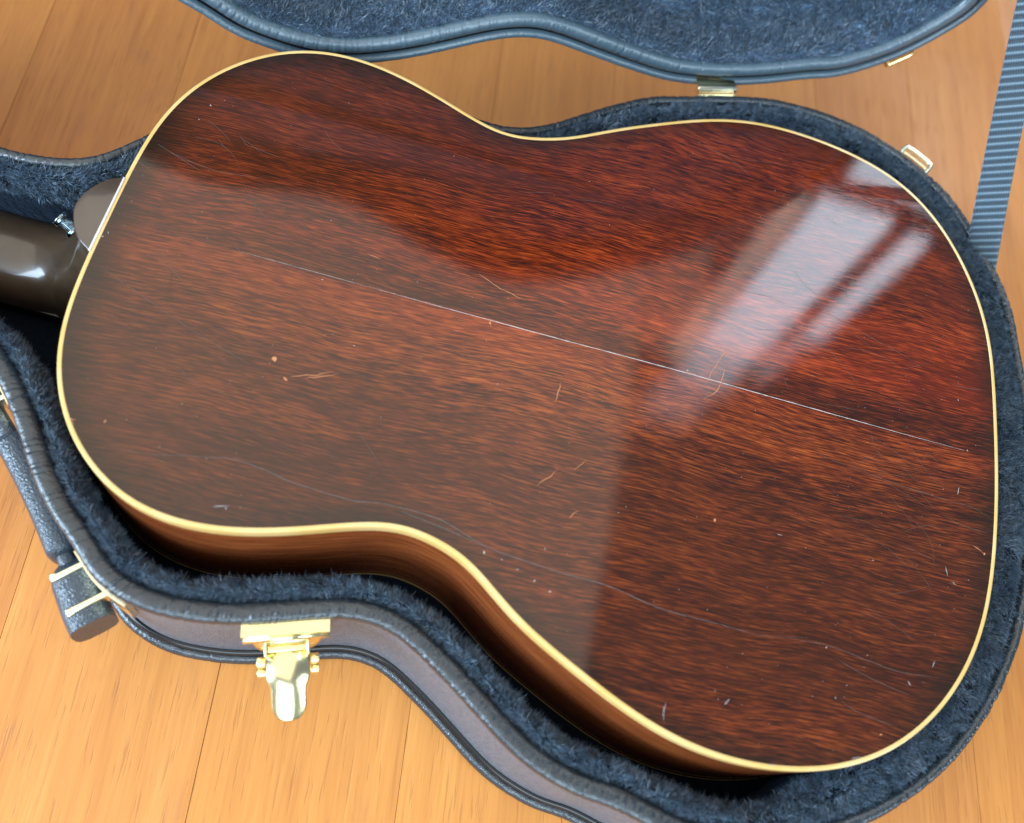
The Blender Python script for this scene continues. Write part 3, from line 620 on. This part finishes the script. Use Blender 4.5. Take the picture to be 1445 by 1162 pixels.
# far-side latch keeper with its loop, and matching hook on the lid
keep = empty('latch', (0, 0, 0)); keep.parent = case
F2, i2 = wall_frame(.206, .219, 0)
curved_plate('keeper_plate', i2, int(.0225 / step), .070, .0955, .0018, .003, M_GOLDP, keep)
def loop_obj(name, Fm, w_, h_, r_, m, parent):
    pts = [(-w_ / 2, 0, 0), (-w_ / 2, h_ * .8, 0), (-w_ / 2 + h_ * .2, h_, 0), (w_ / 2 - h_ * .2, h_, 0), (w_ / 2, h_ * .8, 0), (w_ / 2, 0, 0)]
    p = np.array([Fm @ Vector(q) for q in pts]); return tube(name, resample(p, 26, False), r_, m, parent, 8, False)
loop_obj('hasp_loop', F2 @ Matrix.Translation((.0, .0015, .093)), .021, .0125, .0017, M_GOLDP, keep)
loop_obj('hasp_loop', F2 @ Matrix.Translation((.0, .0015, .089)), .021, .0110, .0014, M_GOLDP, keep)

# handle on the near-left wall
hd = empty('handle', (0, 0, 0)); hd.parent = case
def wi(x, y): return int(np.argmin((RC[:, 0] - x) ** 2 + (RC[:, 1] - y) ** 2))
ia, ib = wi(-.276, -.083), wi(-.188, -.172)
idx = np.arange(ia, ib + 1); c = RC[idx]; s_ = np.linspace(0, 1, len(idx))
chord0 = RC[ia] + RN[ia] * .010; chord1 = RC[ib] + RN[ib] * .0125
ns = 60
ss = np.linspace(-.16, 1.07, ns); base = chord0 + (chord1 - chord0) * ss[:, None]; cn = np.array([(chord1 - chord0)[1], -(chord1 - chord0)[0]]); cn /= np.linalg.norm(cn)
bulge = -.0035 * np.sin(np.clip(ss, 0, 1) * math.pi); base = base + cn * (bulge)[:, None]
zc = .062 - .014 * np.sin(np.clip(ss, 0, 1) * math.pi) * 0 ; rows = []
def grip(name, a, b, hw, hh, m, zoff=0.0, rnd=3.2, col=None):
    sel = np.linspace(a, b, 34); bx = np.c_[np.interp(sel, ss, base[:, 0]), np.interp(sel, ss, base[:, 1])]; rows = []
    for k in range(20):
        al = 2 * math.pi * k / 20; ca, sa = math.cos(al), math.sin(al)
        e = 2 / rnd; px = abs(ca) ** e * (1 if ca > 0 else -1); pz = abs(sa) ** e * (1 if sa > 0 else -1)
        tp = np.minimum(1, np.minimum((sel - a), (b - sel)) / .02 * .5 + .35)
        tp = np.sqrt(np.clip(1 - (1 - np.clip(np.minimum(sel - a, b - sel) / (.045 if name != 'end_tab' else .10), 0, 1)) ** 2, .05, 1))
        rows.append(np.c_[bx + cn * (px * hw * tp)[:, None], .066 + zoff + pz * hh * tp])
    o = grid(name, np.array(rows), m, hd, closed_u=False, closed_v=True); me = o.data
    bm = bmesh.new(); bm.from_mesh(me); bmesh.ops.holes_fill(bm, edges=[e for e in bm.edges if e.is_boundary]); bmesh.ops.recalc_face_normals(bm, faces=bm.faces[:]); bm.to_mesh(me); bm.free(); return o
grip('grip', .20, .78, .0078, .0125, M_LEATHER, 0)
grip('strap_core', -.12, 1.06, .0046, .0085, M_LEATHER, -.001)
grip('end_tab', .78, 1.19, .0108, .0135, M_LEATHER, -.002)
grip('end_tab', -.14, .05, .0070, .0115, M_LEATHER, -.002)
tdir = (chord1 - chord0) / np.linalg.norm(chord1 - chord0)
for (s0, w_) in ((.925, .0185), (.0, .0185)):
    ctr = chord0 + (chord1 - chord0) * s0; br = empty('bracket', (0, 0, 0)); br.parent = hd
    for sg in (-1, 1):
        p = ctr + tdir * sg * w_ / 2; Mx = frame((p[0], p[1], .0765), (cn[0], cn[1], 0), (-cn[1], cn[0], 0))
        box('arm', (.0205, .0030, .0100), Mx @ Matrix.Translation((-.0035, 0, -.003)), M_GOLDP, hd, .0005)
        bm = bmesh.new(); add_cyl(bm, .0022, .0022, Mx @ Matrix.Translation((.0050, sg * .0010, .0)) @ Matrix.Rotation(R(90), 4, 'X'), 16); bm_obj('pin', bm, M_GOLDP, hd, .0004)
    bpy.data.objects.remove(br)
    ii = wi(*(ctr - cn * .012)); curved_plate('mounting_plate', ii + (int(.004 / step) if s0 > .5 else 0), int(.019 / step), .060, .0875, .0012, .003, M_GOLDP, hd)

# ------------------------------------------------------------------ the lid, standing upright on its hinges
T_, O_, HZ_, PH_ = LIDFRAME
tv = Vector((math.cos(T_), math.sin(T_), 0)); nv = Vector((-math.sin(T_), math.cos(T_), 0)); org = nv * (O_ + HZ_)
upv = Vector((0, 0, 1)) * math.sin(R(PH_)) + nv * math.cos(R(PH_)); zv = tv.cross(upv); org = org + Vector((0, 0, .100)) - upv * .100
LM = Matrix(((tv.x, upv.x, zv.x, org.x), (tv.y, upv.y, zv.y, org.y), (tv.z, upv.z, zv.z, org.z), (0, 0, 0, 1)))   # local x along hinge, y up the lid, z towards the room
lid = empty('lid', (0, 0, 0)); lid.parent = case; lid.matrix_local = LM
t2 = np.array(tv)[:2]; n2 = np.array(nv)[:2]
full = RC[::12]; S_ = full @ t2; U_ = (O_ - full @ n2) + .100                     # mirrored rim in lid coordinates
low = np.array(LIDLOW) / 1000
low_s0, low_s1 = low[0, 0], low[-1, 0]
keepm = ~((S_ > low_s0 - .02) & (S_ < low_s1 + .02) & (U_ < .235))
o0 = np.where(keepm)[0]
# order: mirrored rim runs counter-clockwise in plan, the low edge replaces its far side
k_st = int(np.argmax(~keepm & np.roll(keepm, 1))) if (~keepm).any() else 0
seq = np.roll(np.arange(len(full)), -k_st); rest = [i for i in seq if keepm[i]]
ring = np.vstack([np.c_[S_[rest], U_[rest]], low[::-1]])          # rest ends at the left, low goes left to right
LC = smooth_closed(resample(ring, NR), 40)
area2 = np.sum(LC[:, 0] * np.roll(LC[:, 1], -1) - LC[:, 1] * np.roll(LC[:, 0], -1))
if area2 < 0: LC = LC[::-1].copy()
LN = normals2(LC); LC2 = resample(LC, 4000); LN2 = normals2(LC2)
LD = .050
sweep('lid_wall', LC, [(-.0022, -.004), (-.0020, -.02), (-.0020, -LD + .004), (-.008, -LD + .001)], M_TOLEX, lid)
bm = bmesh.new(); rr_ = [(1.0, -.008, -LD + .001)]
bo = LC - LN * .008; vs = [bm.verts.new((x, y, -LD + .001)) for x, y in bo[::5]]; bm.faces.new(vs[::-1]); bm_obj('lid_top', bm, M_TOLEX, lid, 0, False)
crinkle('outer_welt', LC2, LN2, [(-.0020 + .0027 * math.cos(a), -.0030 + .0030 * math.sin(a)) for a in np.linspace(R(-80), R(180), 9)], 0, M_LIDPIPE, lid, .0001, 7)
sweep('welt_groove', LC, [(-.0038, -.002), (-.0045, -.0048), (-.0072, -.0048), (-.0078, -.001)], M_BLACKGLOSS, lid)
crinkle('inner_welt', LC2, LN2, [(-.0118 + .0044 * math.cos(a), -.0018 + .0040 * math.sin(a)) for a in np.linspace(R(-20), R(200), 10)], 0, M_LIDPIPE, lid, .00030, 8)
LL = [(-.0155, -.003), (-.0185, -.0045), (-.0200, -.010), (-.0205, -.020), (-.0215, -.030), (-.0235, -.036), (-.0275, -.0395)]
lrows = [np.c_[smooth_closed(LC + LN * o, 4 + int(-o * 600)), np.full(NR, z)] for o, z in LL]
lrows = np.array(lrows)
grid('lid_lining', lrows, M_LIDPLUSH, lid, flip=True)
bm = bmesh.new(); vs = [bm.verts.new((x, y, -.0395)) for x, y in lrows[-1][::4, :2]]; bm.faces.new(vs); bm_obj('lid_padding', bm, M_LIDPLUSH, lid, 0, False)
if LIDFUR:
    kk = np.linspace(0, len(LL) - 1, 16); LG = np.array([[np.interp(kk, np.arange(len(LL)), lrows[:, i, k]) for i in range(NR)] for k in range(3)]).transpose(2, 1, 0)
    fur('lid_pile', LG, 60000, lid, M_PLUSH, .0042, .0005, 5, lambda A: np.where((A[..., 1] < .24) & (A[..., 0] > -.35), 1.0, .02))
    # pile of the flat padding, near the visible lower edge
    gx = np.linspace(-.26, .30, 80); gy = np.linspace(.115, .26, 30); GG = np.array([[(x, y, -.0392) for x in gx] for y in gy])
    inside = []
    poly = lrows[-1][::10, :2]
    def inpoly(X, Y):
        c_ = np.zeros(X.shape, bool); j = len(poly) - 1
        for i in range(len(poly)):
            xi, yi = poly[i]; xj, yj = poly[j]; hit = ((yi > Y) != (yj > Y)) & (X < (xj - xi) * (Y - yi) / (yj - yi + 1e-12) + xi); c_ ^= hit; j = i
        return c_
    mk = inpoly(GG[:-1, :, 0], GG[:-1, :, 1]); mk[:, -1] = False
    fur('lid_pile', GG, 70000, lid, M_PLUSH, .0045, .0005, 6, lambda A: np.where(mk, 1.0, 0.0), 1)
# hooks on the lid for the far latch
def lid_frame(s, u):
    i = int(np.argmin((LC[:, 0] - s) ** 2 + (LC[:, 1] - u) ** 2)); n = LN[i]; c = LC[i]
    return frame((c[0], c[1], -.012), (n[1], -n[0], 0), (n[0], n[1], 0)), i
F3, i3 = lid_frame(.248, .140)
lk = empty('lid_catch', (0, 0, 0)); 
RC_keep, RN_keep = RC, RN; RC, RN = LC, LN
curved_plate('lid_catch', i3, int(.0215 / np.linalg.norm(LC[1] - LC[0])), -.024, -.003, .0016, .003, M_GOLDP, lid)
RC, RN = RC_keep, RN_keep
bpy.data.objects.remove(lk)
loop_obj('catch_hook', F3 @ Matrix.Translation((0, .001, .003)), .018, .009, .0019, M_GOLD, lid)
# the lid is strapped at its wide end only, so the narrow end sags back a few degrees
for o_ in lid.children:
    me = o_.data; q = np.empty(len(me.vertices) * 3, np.float32); me.vertices.foreach_get('co', q); q = q.reshape(-1, 3)
    q[:, 2] -= np.maximum(q[:, 1] - .10, 0) * math.tan(R(8.5)) * sst(.10, -.20, q[:, 0]); me.vertices.foreach_set('co', q.ravel()); me.update()
# hinge between case and lid
hg = empty('hinge', (0, 0, 0)); hg.parent = case
FH, ih = wall_frame(.0655, .226, .0)
bm = bmesh.new(); add_cyl(bm, .0027, .027, FH @ Matrix.Translation((0, .0050, .0985)) @ Matrix.Rotation(R(90), 4, 'Y'), 16); bm_obj('knuckle', bm, M_GOLDP, hg, .0004)
curved_plate('leaf', ih, int(.0135 / step), .075, .0975, .0016, .003, M_GOLDP, hg)
box('leaf', (.027, .012, .0012), FH @ Matrix.Translation((0, .0085, .1000)), M_GOLDP, hg, .0003)
# stay strap from the case rim up to the lid
B0, B1 = STRAPB; T0, T1 = STRAPT
B0, B1, T0, T1 = map(lambda q: np.array(q, float), (B0, B1, T0, T1))
n_ = 60; rows = []; uv = []
Ls = np.linalg.norm((T0 + T1 - B0 - B1) / 2)
for k in range(n_ + 1):
    t = k / n_ * 1.03 - .04; a = B0 + (T0 - B0) * t; b = B1 + (T1 - B1) * t; sag = .004 * math.sin(math.pi * max(0, t)) 
    rows.append([a + (b - a) * s + np.array([0, 0, -sag]) for s in np.linspace(0, 1, 7)])
rows = np.array(rows); st = grid('stay_strap', rows, M_STRAP, case, closed_u=False)
uvl = st.data.uv_layers.new(name='UVMap'); wdt = .022
for lp in st.data.loops:
    vi = lp.vertex_index; r_, c__ = divmod(vi, 7); uvl.data[lp.index].uv = (c__ / 6 * wdt, r_ / n_ * Ls * 1.03)
s_ = st.modifiers.new('thick', 'SOLIDIFY'); s_.thickness = .0014; s_.offset = 0
